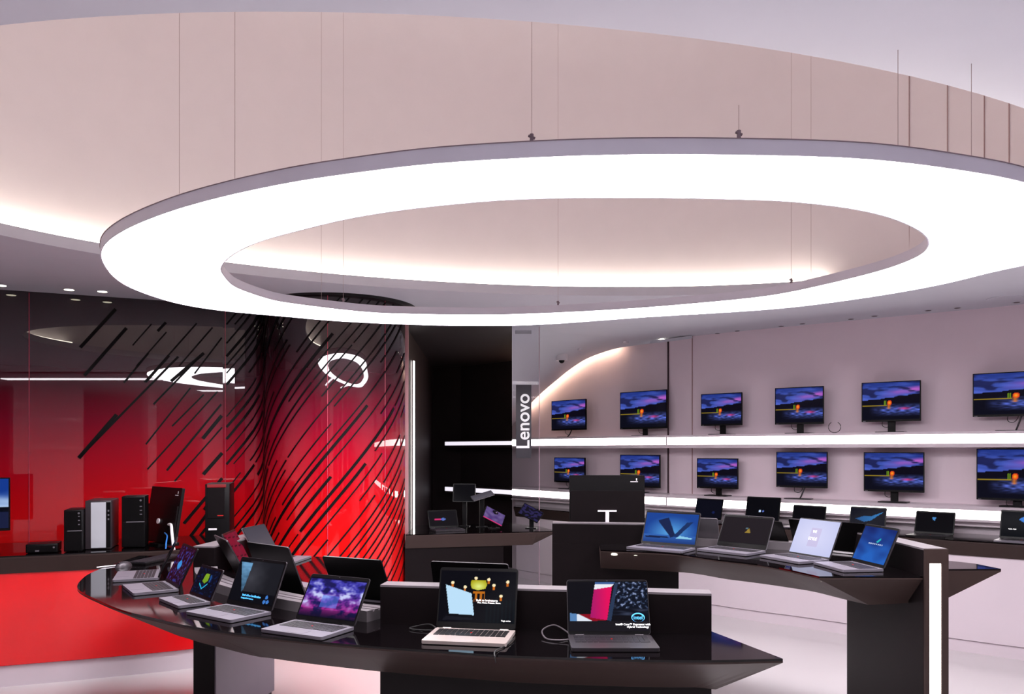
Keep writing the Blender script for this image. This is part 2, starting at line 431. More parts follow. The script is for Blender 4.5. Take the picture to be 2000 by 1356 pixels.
def rloops(bm, spec, close=True):
    L = [[bm.verts.new(Vector(rv(f, i, o, z))-Vector((RC.x, RC.y, RZ))) for i in range(NR)] for f, o, z in spec]
    for a, b in list(zip(L, L[1:]))+([(L[-1], L[0])] if close else []):
        for i in range(NR): j = (i+1) % NR; bm.faces.new((a[i], a[j], b[j], b[i]))
bm = bmesh.new(); rloops(bm, [(fo,0,RZ-.001),(fo,0,RZ+.046),(fi,0,RZ+.046),(fi,0,RZ-.001),(fi,.006,RZ-.001),(fi,.006,RZ+.006),(fo,-.006,RZ+.006),(fo,-.006,RZ-.001)]); bobj('frame', bm, FRAME, ring, smooth=True)
bm = bmesh.new(); rloops(bm, [(fo,-.006,RZ+.001),(fo,-.006,RZ+.004),(fi,.006,RZ+.004),(fi,.006,RZ+.001)]); bobj('diffuser', bm, RING, ring)
bm = bmesh.new(); rloops(bm, [(fo,.003,RZ+.0445),(fo,.003,RZ+.047),(fo,-.02,RZ+.047),(fo,-.02,RZ+.0445)]); bobj('trim', bm, TRIMD, ring)
bm = bmesh.new(); rloops(bm, [(fo,-.12,RZ+.047),(fo,-.12,RZ+.05),(fi,.12,RZ+.05),(fi,.12,RZ+.047)]); bobj('added_uplight', bm, mat('recess_fill_glow', (1,1,1), .5, emit=1.9, ecol=(1,.965,.95)), ring)  # unseen glowing band added on top of the ring to brighten the recess
# suspension cables
def cable_at(x, y, ztop, grip=True):
    bm = bmesh.new(); c = Vector((x, y, 0))-Vector((RC.x, RC.y, 0)); cyl(bm, (c.x, c.y, .046), (c.x, c.y, ztop-RZ), .0010, n=6)
    o = bobj('suspension_cable', bm, WIRE, ring)
    if grip:
        bm = bmesh.new(); cyl(bm, (c.x, c.y, .046), (c.x, c.y, .075), .006, n=10); cyl(bm, (c.x-.01, c.y, .07), (c.x+.01, c.y, .062), .004, n=8); bobj('cable_grip', bm, TRIMD, o)
for px, py, inner, g in ((332,385,0,0),(443,354,0,0),(1037,272,0,1),(1918,308,0,0),(1772,287,0,0),(638,584,1,0),(687,588,1,1),(1090,597,1,1),(1531,553,1,1),(1584,547,1,0),(1448,271,0,1)):
    P = w(px, py, RZ+.046); d = (P-RC); a = math.atan2(d.y, d.x); i = int(round((a+PI)/(2*PI)*NR)) % NR
    r = d.length
    if inner: r = max(r, fi[i]+.02)
    else: r = min(r, fo[i]-.02)
    cable_at(RC.x+r*math.cos(a), RC.y+r*math.sin(a), 5.2 if px != 1448 else 2.6, g)

# ------------------------------------------------------------------ wall shelves
def shelf(path, z0, z1, s0, s1, body, label, led, ledge=None, back=False, grp=None):
    mid = path[0]
    root = empty('wall_shelf', (mid.x, mid.y, z0), label, 'shelf'); O = Vector((mid.x, mid.y, z0))
    def part(name, prof, m):
        bm = bmesh.new(); sweep(bm, path, prof); bmesh.ops.translate(bm, vec=-O, verts=bm.verts); return bobj(name, bm, m, root, smooth=True)
    part('shelf_board', [(0,z0),(.299,z0),(.299,z1),(0,z1),(0,s1+.004),(.012,s1),(.012,s0),(0,s0-.004)], body)
    part('light_strip', rectprof(.002,.013,s0,s1), led)
    if back: part('back_panel', rectprof(.06,.075,.88,z0), body)
    if ledge: part('lower_ledge', rectprof(*ledge), body)
    return root
shelf(shelf_white, 1.605, 1.74, 1.642, 1.714, WHITEL, 'upper curved white wall shelf with a glowing front edge', LEDS)
shelf(shelf_white, .985, 1.115, 1.008, 1.078, WHITEL, 'lower curved white wall shelf with a glowing front edge', LEDS, (-.012,.299,.948,.962), back=True)
shelf(shelf_dark, 1.62, 1.72, 1.650, 1.70, BLACKW, 'upper lit shelf on the black wall of the dark room', mat('dim_led', (1,1,1), .5, emit=1.1, ecol=(.9,.88,.93)))
shelf(shelf_dark, .985, 1.09, 1.010, 1.065, BLACKW, 'lower lit shelf on the black wall of the dark room', mat('dim_led', (1,1,1)))
# joint cover on both shelves
for z0, z1, n in ((1.62,1.735,'upper'),(.99,1.11,'lower')):
    P = on_wall(1302, 0); P2 = on_wall(1306, 0); d = (P2-P).normalized()
    bm = bmesh.new(); M = Matrix.Translation((P.x, P.y, 0)) @ Matrix.Rotation(math.atan2(d.y, d.x), 4, 'Z'); box(bm, -.008, .008, -.004, .01, z0, z1, M=M)
    struct('trim_'+('7' if n == 'upper' else '8'), bm, WHITEL)

# ------------------------------------------------------------------ counters
def counter(front, back, label, cab, plinth, top=.88, th=.12, inset=.03, cabx=None, tip=0):
    fp = [Vector((p.x, p.y)) for p in cat([(x, y, 0) for x, y in front], 6)]
    nn = normals2(fp); c0 = fp[len(fp)//2]; O = Vector((c0.x, c0.y, 0))
    root = empty('display_counter', O, label, 'counter')
    def put(name, bm, m): bmesh.ops.translate(bm, vec=-O, verts=bm.verts); return bobj(name, bm, m, root, smooth=False)
    ol = [(p.x, p.y) for p in fp]+[tuple(b) for b in back]
    bm = bmesh.new(); prism(bm, ol, top-.008, top); put('countertop', bm, BLACKG)
    il = [(p.x+n.x*inset, p.y+n.y*inset) for p, n in zip(fp, nn)]+[tuple(b) for b in back]
    if tip:
        xm = max(p[0] for p in ol)-tip; il = [(min(p[0], xm), p[1]) for p in il]
    bm = bmesh.new()
    n = len(ol); a = [bm.verts.new((*p, top-.008)) for p in ol]; b = [bm.verts.new((*p, top-.018)) for p in ol]; c = [bm.verts.new((*p, top-th)) for p in il]
    for i in range(n):
        j = (i+1) % n; bm.faces.new((a[i], a[j], b[j], b[i])); bm.faces.new((b[i], b[j], c[j], c[i]))
    bm.faces.new(c); put('apron', bm, BROWN)
    cp = [p for p in fp if not cabx or cabx[0] <= p.x <= cabx[1]]
    bm = bmesh.new(); sweep(bm, cp, rectprof(inset+.012, inset+.10, plinth[0], top-th)); put('cabinet_front', bm, cab)
    bm = bmesh.new(); sweep(bm, cp, rectprof(inset+.03, inset+.10, 0, plinth[0]-.006)); put('plinth', bm, plinth[1])
    return root
lf = [(-5.6,4.32),(-4.6,4.72),(-3.42,5.22),(-2.9,5.42),(-2.4,5.64),(-1.98,5.90)]
counter(lf, [(-2.2,6.2),(-2.45,6.58),(-2.84,6.41),(-3.88,5.97),(-5.2,5.42),(-6.2,4.98)], 'long black counter with a red gloss front along the red wall', REDF, (.145, WHITEL))
nn = normals2(shelf_white); wb = [p+n*.06 for p, n in zip(shelf_white, nn)]
rf = [(.02,9.86),(.35,9.45),(1.0,8.66),(1.92,7.56),(2.545,7.02),(2.84,6.75),(3.42,6.24),(3.87,5.87),(4.8,5.12),(5.9,4.2)]
rc = counter(rf, [(p.x, p.y) for p in reversed(wb) if p.x < 6.1], 'long curved dark counter with white cabinets under the monitor wall', WHITEL, (.10, WHITEL))
df = [(-.885,6.60),(-.4,6.72),(.0,6.81),(.38,6.90)]
counter(df, [(.26,7.30),(.0,7.6),(-.9,7.4)], 'narrow dark display counter in front of the black room', PANEL, (.05, PANEL), cabx=(-.9,-.02), tip=.20)
# vertical light strip on the dark wall
bm = bmesh.new(); box(bm, -1.038, -1.025, 8.33, 8.37, .40, 2.52); tag(bobj('vertical_light_strip', bm, LEDS), 'thin vertical white light strip at the left edge of the black room', 'strip light')

# ------------------------------------------------------------------ display tables
def pinset(ol, center, dist):
    out = []
    for p in ol:
        p = Vector(p); best = None
        for a, b in zip(center, center[1:]):
            a = Vector(a); b = Vector(b); t = max(0, min(1, (p-a).dot(b-a)/(b-a).length_squared)); q = a+(b-a)*t
            if best is None or (q-p).length < best[0]: best = ((q-p).length, q)
        L = best[0]; out.append(p+(best[1]-p)*min(dist/max(L, 1e-6), .82))
    return out
def dtable(ol, center, label, spines, pedestals, low, origin, ins=.30, k=1.0):
    # k scales the whole table about the viewer's eye point when it was measured at table height .88
    def q(p): return (p[0]*k, p[1]*k)
    def H(z): return EYE-(EYE-z)*k
    ol = [q(p) for p in ol]; center = [q(p) for p in center]; low = [q(p) for p in low]; origin = q(origin); ins *= k
    spines = [(q(a), q(b), w_*k) for a, b, w_ in spines]; pedestals = [(q(a), q(b), w_*k, H(z_)) for a, b, w_, z_ in pedestals]
    O = Vector((*origin, 0)); root = empty('display_table', O, label, 'table')
    def put(name, bm, m, par=None, **k): bmesh.ops.translate(bm, vec=-O, verts=bm.verts); return bobj(name, bm, m, par or root, **k)
    n = len(ol)
    bm = bmesh.new(); prism(bm, ol, H(.88)-.008, H(.88)); put('tabletop', bm, BLACKG)
    il = pinset(ol, center, ins)
    bm = bmesh.new(); a = [bm.verts.new((p[0], p[1], H(.88)-.008)) for p in ol]; b = [bm.verts.new((p[0], p[1], H(.88)-.014)) for p in ol]; c = [bm.verts.new((p.x, p.y, H(.70))) for p in il]
    for i in range(n):
        j = (i+1) % n; bm.faces.new((a[i], a[j], b[j], b[i])); bm.faces.new((b[i], b[j], c[j], c[i]))
    bm.faces.new(c); put('underside', bm, BROWN, smooth=True)
    for (p, q, wd) in spines:
        p = Vector(p); q = Vector(q); d = (q-p).normalized(); nrm = Vector((-d.y, d.x))*wd/2
        r4 = [p+nrm, q+nrm, q-nrm, p-nrm]
        bm = bmesh.new(); prism(bm, [tuple(v) for v in r4], H(.88), H(1.036)-.008); s = put('partition', bm, PANEL)
        bm = bmesh.new(); prism(bm, [tuple(v) for v in r4], H(1.036)-.008, H(1.036)); put('cap', bm, CAPM, s)
    for (p, q, wd, z1) in pedestals:
        p = Vector(p); q = Vector(q); d = (q-p).normalized(); nrm = Vector((-d.y, d.x))*wd/2
        bm = bmesh.new(); prism(bm, [tuple(v) for v in (p+nrm, q+nrm, q-nrm, p-nrm)], 0, z1); put('pedestal', bm, PANEL)
    if low:
        bm = bmesh.new(); path = [Vector((p.x, p.y)) for p in cat([(x, y, 0) for x, y in low], 6)]
        sweep(bm, path, [(o*k, H(.88)+z) for o, z in ((-.06,0),(-.06,.045),(-.022,.045),(-.022,.038),(-.012,.038),(-.012,.045),(.012,.045),(.012,.038),(.022,.038),(.022,.045),(.06,.045),(.06,0))]); put('cable_channel', bm, CAPM)
    return root, put
def smo(pts, n=5): return [(p.x, p.y) for p in cat([(x, y, 0) for x, y in pts], n)]
o1 = smo([(.91,2.666),(.546,2.646),(.035,2.70),(-.2155,2.76),(-.556,2.855),(-.97,3.006),(-1.27,3.154),(-1.49,3.31),(-1.68,3.455),(-1.907,3.68),(-2.2,4.02),(-2.36,4.375),(-2.42,4.617),(-2.455,4.9),(-2.48,5.28)])[:-1] \
   + [(-2.48,5.28)] + smo([(-1.15,5.22),(-1.05,4.9),(-.85,4.5),(-.5,4.12),(0,3.88),(.52,3.80)])
ctr1 = [(.66,3.06),(.1,3.13),(-.45,3.24),(-.95,3.5),(-1.35,3.88),(-1.66,4.4),(-1.69,5.0)]
t1, put1 = dtable(o1, ctr1, 'large crescent shaped black glass display table nearest the camera', [((.764,3.055),(-.526,3.255),.09), ((-1.748,4.5),(-1.68,5.15),.125)],
    [((.764,3.057),(-.526,3.257),.094,.88), ((-1.748,4.5),(-1.62,5.15),.13,.80)], [(-.56,3.28),(-.95,3.52),(-1.35,3.88),(-1.60,4.2),(-1.72,4.46)], (0,3.1), ins=.30)
o2 = [(.624,5.59)]+smo([(.62,5.585),(1.0675,5.425),(1.30,5.118),(1.556,4.822),(1.707,4.41)])[1:]+[(2.285,4.41),(2.42,4.42),(2.44,4.67),(2.57,4.68),(2.89,4.69)]+smo([(2.86,4.91),(2.76,5.05),(2.5,5.40),(2.15,5.82),(1.7,6.25),(1.2,6.52),(.7,6.62),(.37,6.64)])+[(.37,6.09),(.655,6.06),(.655,5.98)]
ctr2 = [(.32,6.05),(1.2,5.95),(1.7,5.65),(2.1,5.35),(2.34,4.9),(2.35,4.62)]
K2 = .83
def h2(z): return EYE-(EYE-z)*K2
t2, put2 = dtable(o2, ctr2, 'second dark curved display table with an upright light strip on its end', [((.31,6.03),(1.19,5.90),.09), ((2.346,4.40),(2.348,5.40),.127)],
    [((.31,6.03),(1.235,5.895),.094,.88), ((2.346,4.402),(2.348,5.41),.129,.88)], [(1.25,5.93),(1.75,5.72),(2.1,5.55)], (1.6,5.4), ins=.34, k=K2)
bm = bmesh.new(); box(bm, 2.305*K2, 2.371*K2, 4.388*K2, 4.399*K2, 0.0, h2(.955)); put2('light_strip', bm, LEDS)
bm = bmesh.new()
box(bm, 2.282*K2, 2.305*K2, 4.380*K2, 4.399*K2, 0, h2(1.034)); box(bm, 2.371*K2, 2.410*K2, 4.380*K2, 4.399*K2, 0, h2(1.034)); box(bm, 2.305*K2, 2.371*K2, 4.380*K2, 4.399*K2, h2(.955), h2(1.034))
put2('end_frame', bm, BROWN)
for x, y in ((.72,5.585),(.87,5.57),(1.755,4.46),(2.16,4.455)):
    bm = bmesh.new(); cyl(bm, (x*K2, y*K2, h2(.88)-.03), (x*K2, y*K2, h2(.88)-.014), .018, n=16); put2('undertable_spotlight', bm, SPOT)

bm = bmesh.new(); prism(bm, [(-1.682,4.49),(-1.674,4.49),(-1.545,5.16),(-1.553,5.16)], 0.02, .78); put1('side_sheen_plate', bm, mat('lilac_grey_sheen', (.46,.41,.46), .35))  # added plate; its lighter grey stands for floor reflection on the pedestal side
# ------------------------------------------------------------------ pictures shown by the screens (drawn per vertex)
def N(x, y, z=0): return noise.noise(Vector((x, y, z)))
def mix(a, b, t): t = max(0, min(1, t)); return tuple(p+(q-p)*t for p, q in zip(a, b))
def inpoly(u, v, poly):
    r = False; n = len(poly); j = n-1
    for i in range(n):
        (xi, yi), (xj, yj) = poly[i], poly[j]
        if (yi > v) != (yj > v) and u < (xj-xi)*(v-yi)/(yj-yi)+xi: r = not r
        j = i
    return r
def land(u, v):
    hill = .52+.15*u+.03*N(u*5, 3)
    if v > hill:
        t = (v-hill)/(1-hill); n = N(u*2.2+v*1.5, v*9, 1)+.5*N(u*6, v*18, 2)
        c = mix((.30,.38,.76), (.13,.20,.50), t+n*.6)
        p = max(0, 1-abs(t-.40+.2*(1-u))*3.2)*max(0, min(1, (u-.3)*2.4))
        c = mix(c, (.80,.38,.78), p*(.6+n*.8))
        k = N(u*1.8-v*2.2, v*6.5+u*2, 7)+.35*N(u*7, v*22, 5)
        if k > .05: c = mix(c, (.10,.11,.27), min(.85, (k-.05)*5))
        return c
    d = math.hypot((u-.48)*1.6, v-.45)
    if d < .062: return mix((1,.70,.15), (.88,.25,.10), d/.06)
    if abs(u-.405) < .022 and abs(v-.45) < .055: return (.45,.60,.12) if abs(u-.405) > .01 else (.12,.15,.10)
    if v < .43:
        c = (.05,.05,.10); s = max(0, 1-abs(v-.26)*5.5)*max(0, min(1, (u-.12)*3))
        c = mix(c, (.36,.44,.86), s*(.75+N(u*12, v*30)*.9)); c = mix(c, (.92,.20,.42), max(0, 1-abs(v-.29)*20)*max(0, 1-abs(u-.74)*7)*.9)
        if abs(u-.47) < .045 and v > .28: c = mix(c, (.95,.50,.12), .8*(1-abs(u-.47)/.045))
        if abs(v-.385) < .010 and u < .43: c = (.62,.52,.14)
        return c
    return (.05,.04,.09)
def blueland(u, v):
    if v > .42: return mix((.75,.85,.97), (.08,.22,.55), (v-.42)/.35+.25*N(u*3, v*8))
    return (.03,.04,.08) if v > .33 else (.10,.12,.24)
def clouds(u, v):
    n = N(u*4.5, v*4.5)+.6*N(u*10, v*10, 4)+.3*N(u*22, v*22, 2)
    base = mix((.62,.14,.52), (.24,.22,.66), (v-.2)/.5)
    c = mix(base, (.78,.80,.97), (n-.02)*2.4*max(0, 1-abs(v-.6)*2.2)) if n > .02 else mix(base, (.10,.09,.33), -n*2.4)
    if v < .2: c = mix((.06,.03,.14), c, v/.2*.7)
    if .32 < u < .62 and .26 < v < .56: c = mix(c, (.35,.50,.92), .55)
    if v > .97 or v < .02: c = (.05,.04,.10)
    return c
def candles(u, v):
    c = (.02,.02,.04)
    if inpoly(u, v, ((.07,.72),(.42,.56),(.47,.14),(.14,.16))): return (.74,.88,.98)
    if inpoly(u, v, ((.05,.03),(.45,.05),(.46,.08),(.10,.12))): return (.08,.08,.11)
    if inpoly(u, v, ((.41,.82),(.60,.82),(.62,.74),(.60,.66),(.50,.62),(.42,.66),(.40,.74))):
        return mix((.90,.95,.55), (.66,.62,.05), math.hypot(u-.51, v-.70)*7)
    for x, y in ((.16,.76),(.33,.68),(.64,.84),(.71,.73),(.89,.80),(.47,.86),(.81,.52)):
        if math.hypot((u-x)*1.4, v-y) < .03: return (1,.93,.75)
        if abs(u-x) < .012 and y-.09 < v < y: return (.80,.42,.08)
    if .44 < u < .60 and .44 < v < .60 and (int(u*34) % 2 == 0 or v > .56): return (.75,.42,.08)
    if .42 < u < .72 and .40 < v < .45 and int(u*60) % 2: return (.40,.22,.10)
    if u > .6 and v < .45: return (.03,.06,.08) if int(u*40) % 2 else (.02,.03,.05)
    return c
def magenta(u, v):
    if inpoly(u, v, ((.27,.27),(.33,.84),(.56,.90),(.48,.22))): return mix((.62,.10,.42), (.90,.05,.36), (u-.25)*4)
    if inpoly(u, v, ((.33,.84),(.35,.99),(.60,.99),(.56,.90))): return (.93,.93,.96) if v < .95 else (.25,.38,.60)
    if inpoly(u, v, ((.48,.22),(.60,.99),(.64,.98),(.53,.20))): return (.16,.22,.33)
    if inpoly(u, v, ((.02,.36),(.12,.34),(.30,.20),(.02,.20))): return (.88,.91,.96) if u > .10 else (.35,.52,.72)
    if inpoly(u, v, ((.12,.34),(.27,.34),(.48,.22),(.30,.20))): return (.55,.05,.12)
    if u > .60 and v > .45:
        n = N(u*26, v*18)+.4*N(u*50, v*40); return (.55,.60,.75) if n > .42 else ((.20,.25,.36) if n > .12 else (.05,.07,.12))
    if .12 > abs(v-.44) and u > .5: return mix((.05,.06,.10), (.24,.27,.36), N(u*6, v*22)+.2)
    return (.10,.09,.11) if v < .2 else (.055,.05,.065)
def cert(u, v):
    if inpoly(u, v, ((.03,.95),(.30,.95),(.27,.30),(.24,.22))): return mix((.42,.62,.78), (.20,.32,.42), (.95-v)*1.3+N(u*9, v*14)*.5)
    d = math.hypot((u-.36)*1.5, v-.60)
    if v > .25 and u > .24: return mix((.24,.24,.27), (.10,.10,.12), d*1.6+.1*N(u*8, v*8))
    for x, y in ((.84,.18),(.88,.08),(.81,.07)):
        if math.hypot((u-x)*1.5, v-y) < .045: return (.25,.48,.80)
    return (.03,.03,.05)
def hexa(u, v):
    if inpoly(u, v, ((.38,.80),(.56,.82),(.58,.56),(.46,.42),(.33,.50))): return mix((.35,.50,.10), (.55,.70,.15), v)
    if inpoly(u, v, ((.24,.36),(.43,.18),(.62,.42),(.62,.47),(.43,.24),(.24,.41))): return (.15,.70,.88)
    if inpoly(u, v, ((.62,.80),(.70,.75),(.68,.50),(.63,.52))): return (.10,.30,.55)
    return (.03,.04,.10) if N(u*12, v*12) < .25 else (.05,.10,.26)
def floral(u, v):
    if math.hypot((u-.42), (v-.48)) < .13 and abs(u-.42)+abs(v-.48) < .16: return (.20,.55,.85)
    n = N(u*11, v*11)+.5*N(u*24, v*20, 5)
    return (.16,.20,.50) if n > .30 else ((.20,.07,.20) if n > .0 else (.09,.03,.10))
def vshape(u, v):
    c = mix((.36,.66,.90), (.10,.26,.58), math.hypot(u-.52, (v-.35)*.9)*1.9)
    if v < .27: c = mix((.20,.40,.72), (.12,.24,.50), (.27-v)*4)
    if inpoly(u, v, ((.53,.18),(.24,.74),(.44,.86),(.62,.24))): c = (.09,.14,.30)
    if inpoly(u, v, ((.56,.20),(.80,.72),(.92,.74),(.66,.22))): c = (.10,.19,.38)
    if inpoly(u, v, ((.62,.16),(.70,.26),(.94,.20),(.94,.17))): c = (.55,.80,.92)
    if inpoly(u, v, ((.03,.20),(.45,.22),(.50,.16),(.05,.14))): c = (.08,.13,.28)
    return c
def darkpic(u, v):
    if inpoly(u, v, ((.50,.40),(.58,.60),(.62,.42))): return (.60,.50,.20)
    if .51 < u < .56 and .55 < v < .62: return (.35,.45,.50)
    return (.13,.105,.115) if abs(v-.5) < .49 else (.10,.09,.10)
def whitepic(u, v):
    c = mix((.86,.86,.98), (.74,.76,.92), math.hypot(u-.4, v-.5))
    if .38 < u < .62 and .22 < v < .78: c = mix(c, (.80,.76,.90), .8)
    return c
def bluepic(u, v):
    c = mix((.14,.38,.74), (.08,.15,.42), v*.9+.5*N(u*3, v*4))
    if inpoly(u, v, ((.52,.60),(.62,.72),(.64,.66),(.56,.56))): return (.15,.70,.75)
    if .30 < u < .74 and abs(v-.52) < .018 and int(u*52) % 3: return (.75,.82,.95)
    return c
def offscreen(u, v): return (.035,.03,.04)
def icons(u, v):
    if math.hypot((u-.42)*1.5, v-.42) < .05: return (.80,.88,1)
    if math.hypot((u-.52)*1.5, v-.42) < .035: return (.40,.50,.85)
    return (.03,.03,.045)
def dimblue(u, v):
    return (.08,.12,.30) if math.hypot((u-.7)*1.4, v-.3) < .08 else (.04,.045,.09)
def swoosh(u, v):
    if inpoly(u, v, ((.15,.45),(.40,.30),(.60,.38),(.95,.85),(.62,.62),(.40,.60))): return mix((.10,.28,.50), (.20,.50,.75), u)
    return (.04,.05,.10)
def bluedot(u, v):
    return (.30,.55,.80) if inpoly(u, v, ((.42,.78),(.54,.78),(.50,.60),(.46,.62))) else (.045,.04,.05)
def dragon(u, v):
    if inpoly(u, v, ((.38,.70),(.48,.82),(.62,.62),(.95,.80),(.9,.45),(.6,.48))): return (.25,.50,.85)
    return (.03,.04,.06)
def arrow(u, v):
    if .18 < u < .42 and .40 < v < .50: return (.85,.20,.45)
    if math.hypot(u-.50, v-.45) < .08: return (.35,.45,.75)
    return (.09,.08,.09)
def greyref(u, v): return mix((.36,.34,.38), (.28,.26,.30), v)
def purp(u, v):
    if v < .10: return (.85,.20,.45)
    if math.hypot(u-.5, v-.85) < .16: return (.55,.45,.55) if math.hypot(u-.55, v-.88) < .05 else (.10,.08,.12)
    return mix((.30,.22,.45), (.45,.38,.58), N(u*4, v*4)+.4)
PIC = {}
def picmesh(fn, wd, ht, nx, ny):
    key = (fn.__name__, round(wd, 3), round(ht, 3), nx)
    if key in PIC: return PIC[key]
    me = bpy.data.meshes.new('display')
    vs = [((i/nx-.5)*wd, 0, (j/ny-.5)*ht) for j in range(ny+1) for i in range(nx+1)]
    fs = [(j*(nx+1)+i, j*(nx+1)+i+1, (j+1)*(nx+1)+i+1, (j+1)*(nx+1)+i) for j in range(ny) for i in range(nx)]
    me.from_pydata(vs, [], fs)
    at = me.color_attributes.new('pic', 'FLOAT_COLOR', 'POINT')
    buf = []
    for j in range(ny+1):
        for i in range(nx+1): buf += lin([max(0, min(1, q)) for q in fn(i/nx, j/ny)])
    at.data.foreach_set('color', buf); me.materials.append(SCREEN); PIC[key] = me
    return me

# ------------------------------------------------------------------ laptops
def laptop(v, label, deck=LILAC, lidm=BLK, pic=offscreen, keys=KEYG, zt=.88, texts=(), bez=(.008,.012,.016), res=72, trim=None, hinge=True, group=None, name='laptop'):
    x, y, yaw, W, L, th, d = v
    root = empty(name, (x, y, zt), label, 'laptop', group, math.radians(yaw))
    bm = bmesh.new(); slab(bm, W, d, .012, .010, o=(0, -d/2+.004, .003)); base = bobj('base', bm, deck, root)
    bm = bmesh.new(); slab(bm, W-.004, d-.004, .003, .010, o=(0, -d/2+.004, 0)); bobj('bottom_cover', bm, BLK, base)
    # keyboard
    bm = bmesh.new(); kw = W*.88; kh = d*.47; y1 = -.018
    for r in range(6):
        hh = kh/6; yy = y1-r*hh
        n = 14 if r < 5 else 9; xs = [i/n for i in range(n+1)]
        if r == 5: xs = [0,.08,.16,.24,.31,.64,.71,.78,.86,1]
        for a, b in zip(xs, xs[1:]):
            box(bm, -kw/2+a*kw+.0012, -kw/2+b*kw-.0012, yy-hh+.0012, yy-.0012, .0145, .0168)
    bobj('keyboard', bm, keys, base)
    bm = bmesh.new(); slab(bm, W*.34, d*.27, .0006, .004, o=(0, -d*.80, .015)); bobj('touchpad', bm, deck, base)
    bm = bmesh.new(); cyl(bm, (0, y1-kh*.55, .016), (0, y1-kh*.55, .0185), .0035, n=10); bobj('pointing_stick', bm, REDN, base)
    t = .006
    bm = bmesh.new(); slab(bm, W, L, t, .010, axis='y', o=(0, 0, L/2))
    lid = bobj('lid', bm, trim or lidm, root, loc=(0, 0, .0165), rot=(PI/2-math.radians(th), 0, 0))
    bm = bmesh.new(); slab(bm, W-.003, L-.003, .0015, .009, axis='y', o=(0, -.0012, L/2)); bobj('bezel', bm, BLKS, lid)
    if trim: 
        bm = bmesh.new(); slab(bm, W-.002, L-.002, .0012, .009, axis='y', o=(0, t, L/2)); bobj('lid_cover', bm, lidm, lid)
    bs, bt, bb = bez; sw = W-2*bs; sh = L-bt-bb
    ny = int(res*sh/sw)
    link('display', picmesh(pic, sw, sh, res, ny), SCREEN, lid, loc=(0, -.0018, bb+sh/2))
    bm = bmesh.new(); cyl(bm, (0, -.0012, L-bt*.5), (0, -.0022, L-bt*.5), .002, n=10); bobj('webcam', bm, DGREY, lid)
    if hinge:
        for s in (-1, 1):
            bm = bmesh.new(); cyl(bm, (s*W*.36-.016, .003, .0135), (s*W*.36+.016, .003, .0135), .0055, n=12); bobj('hinge', bm, deck if deck is GOLD else DGREY, root)
    for (s, u, vv, size, m, al) in texts:
        M = Matrix.Translation(((u-.5)*sw, -.0022, bb+vv*sh)) @ FACE; text('lettering', s, size, m, lid, M, align=al)
    return root, lid, (sw, sh, bb)
LP = {
'L1':(-1.966,4.422,-68.4,.332,.205,116.0,.224),'L2':(-1.735,4.044,-55.0,.305,.212,115.9,.208),'L3':(-1.452,3.687,-47.9,.262,.148,114.0,.145),
'L4':(-1.149,3.456,-34.7,.311,.217,112.5,.205),'L5':(-.746,3.148,-26.9,.300,.199,121.0,.195),'L6':(-.140,3.044,-9.6,.311,.232,107.1,.215),'L7':(.361,2.944,-.4,.307,.207,113.7,.200),
'M1':(1.113,5.673,-36.5,.424,.253,111.3,.235),'M2':(1.592,5.528,-48.2,.392,.244,116.4,.249),'M3':(1.910,5.114,-65.9,.352,.252,114.3,.254),'M4':(2.113,4.729,-82.0,.337,.249,114.2,.254),
'a':(-1.427,4.229,121.6,.315,.257,117.6,.20),'b':(-1.585,4.716,96.9,.314,.224,115.2,.20),'c':(-1.535,5.030,82.3,.314,.231,118.5,.22),'d':(-1.109,3.871,139.6,.355,.253,111.9,.22),
'e':(-.680,3.666,154.4,.326,.224,116.6,.20),'f':(-.163,3.432,164.6,.346,.221,108.6,.22),
'N1':(1.376,5.895,152.6,.340,.208,115,.22),'N2':(1.868,5.766,128.8,.347,.216,122,.22),'N3':(2.178,5.595,138.8,.380,.223,118,.22),'N4':(2.253,5.359,129.8,.326,.209,106.3,.20),
'C1':(1.945,7.90,-49,.314,.205,103.0,.19),'C2':(2.365,7.53,-43,.340,.245,104,.19),'C3':(2.68,7.19,-44,.307,.188,104,.19),'C4':(3.06,6.85,-44,.304,.197,104,.19),
'C5':(3.44,6.48,-46,.30,.190,108,.20),'C6':(3.925,6.09,-43,.323,.225,106,.20),'D1':(-.600,7.02,22,.27,.165,113.7,.20)}
for q_ in ('M1','M2','M3','M4','N1','N2','N3','N4'):
    v_ = LP[q_]; LP[q_] = (v_[0]*K2, v_[1]*K2, v_[2], v_[3]*K2, v_[4]*K2, v_[5], v_[6]*K2)
Z2 = h2(.88)
laptop(LP['L1'], 'open laptop at the far left end of the near table, screen seen edge on', LILAC, BLK, offscreen)
laptop(LP['L2'], 'laptop with dark floral wallpaper and a light blue diamond on its screen', LILAC, BLK, floral, res=90)
laptop(LP['L3'], 'small laptop showing a green block over a cyan chevron', LILAC, DGREY, hexa, bez=(.012,.012,.014), res=90)
laptop(LP['L4'], 'laptop showing a pale blue triangle above small blue lettering', LILAC, BLK, cert, res=110, trim=DGREY, texts=[('Intel vPro Certification', .50, .16, .0135, TXTB, 'CENTER'), ('Designed for business', .42, .09, .0095, TXTB, 'CENTER')], bez=(.007,.014,.02))
laptop(LP['L5'], 'laptop showing purple and pink clouds on its screen', LILAC, BLK, clouds, res=130, trim=DGREY, bez=(.008,.014,.018))
l6, lid6, s6 = laptop(LP['L6'], 'champagne coloured convertible laptop showing candles and a yellow lantern', GOLD, BLK, candles, keys=KEYB, res=140, texts=[('Built to brainstorm', .63, .43, .0110, TXTW, 'CENTER'), ('Plan. Note. Present. Share.', .66, .385, .0085, TXTW, 'CENTER'), ('Yoga series', .89, .05, .008, TXTW, 'CENTER')], bez=(.006,.012,.022))
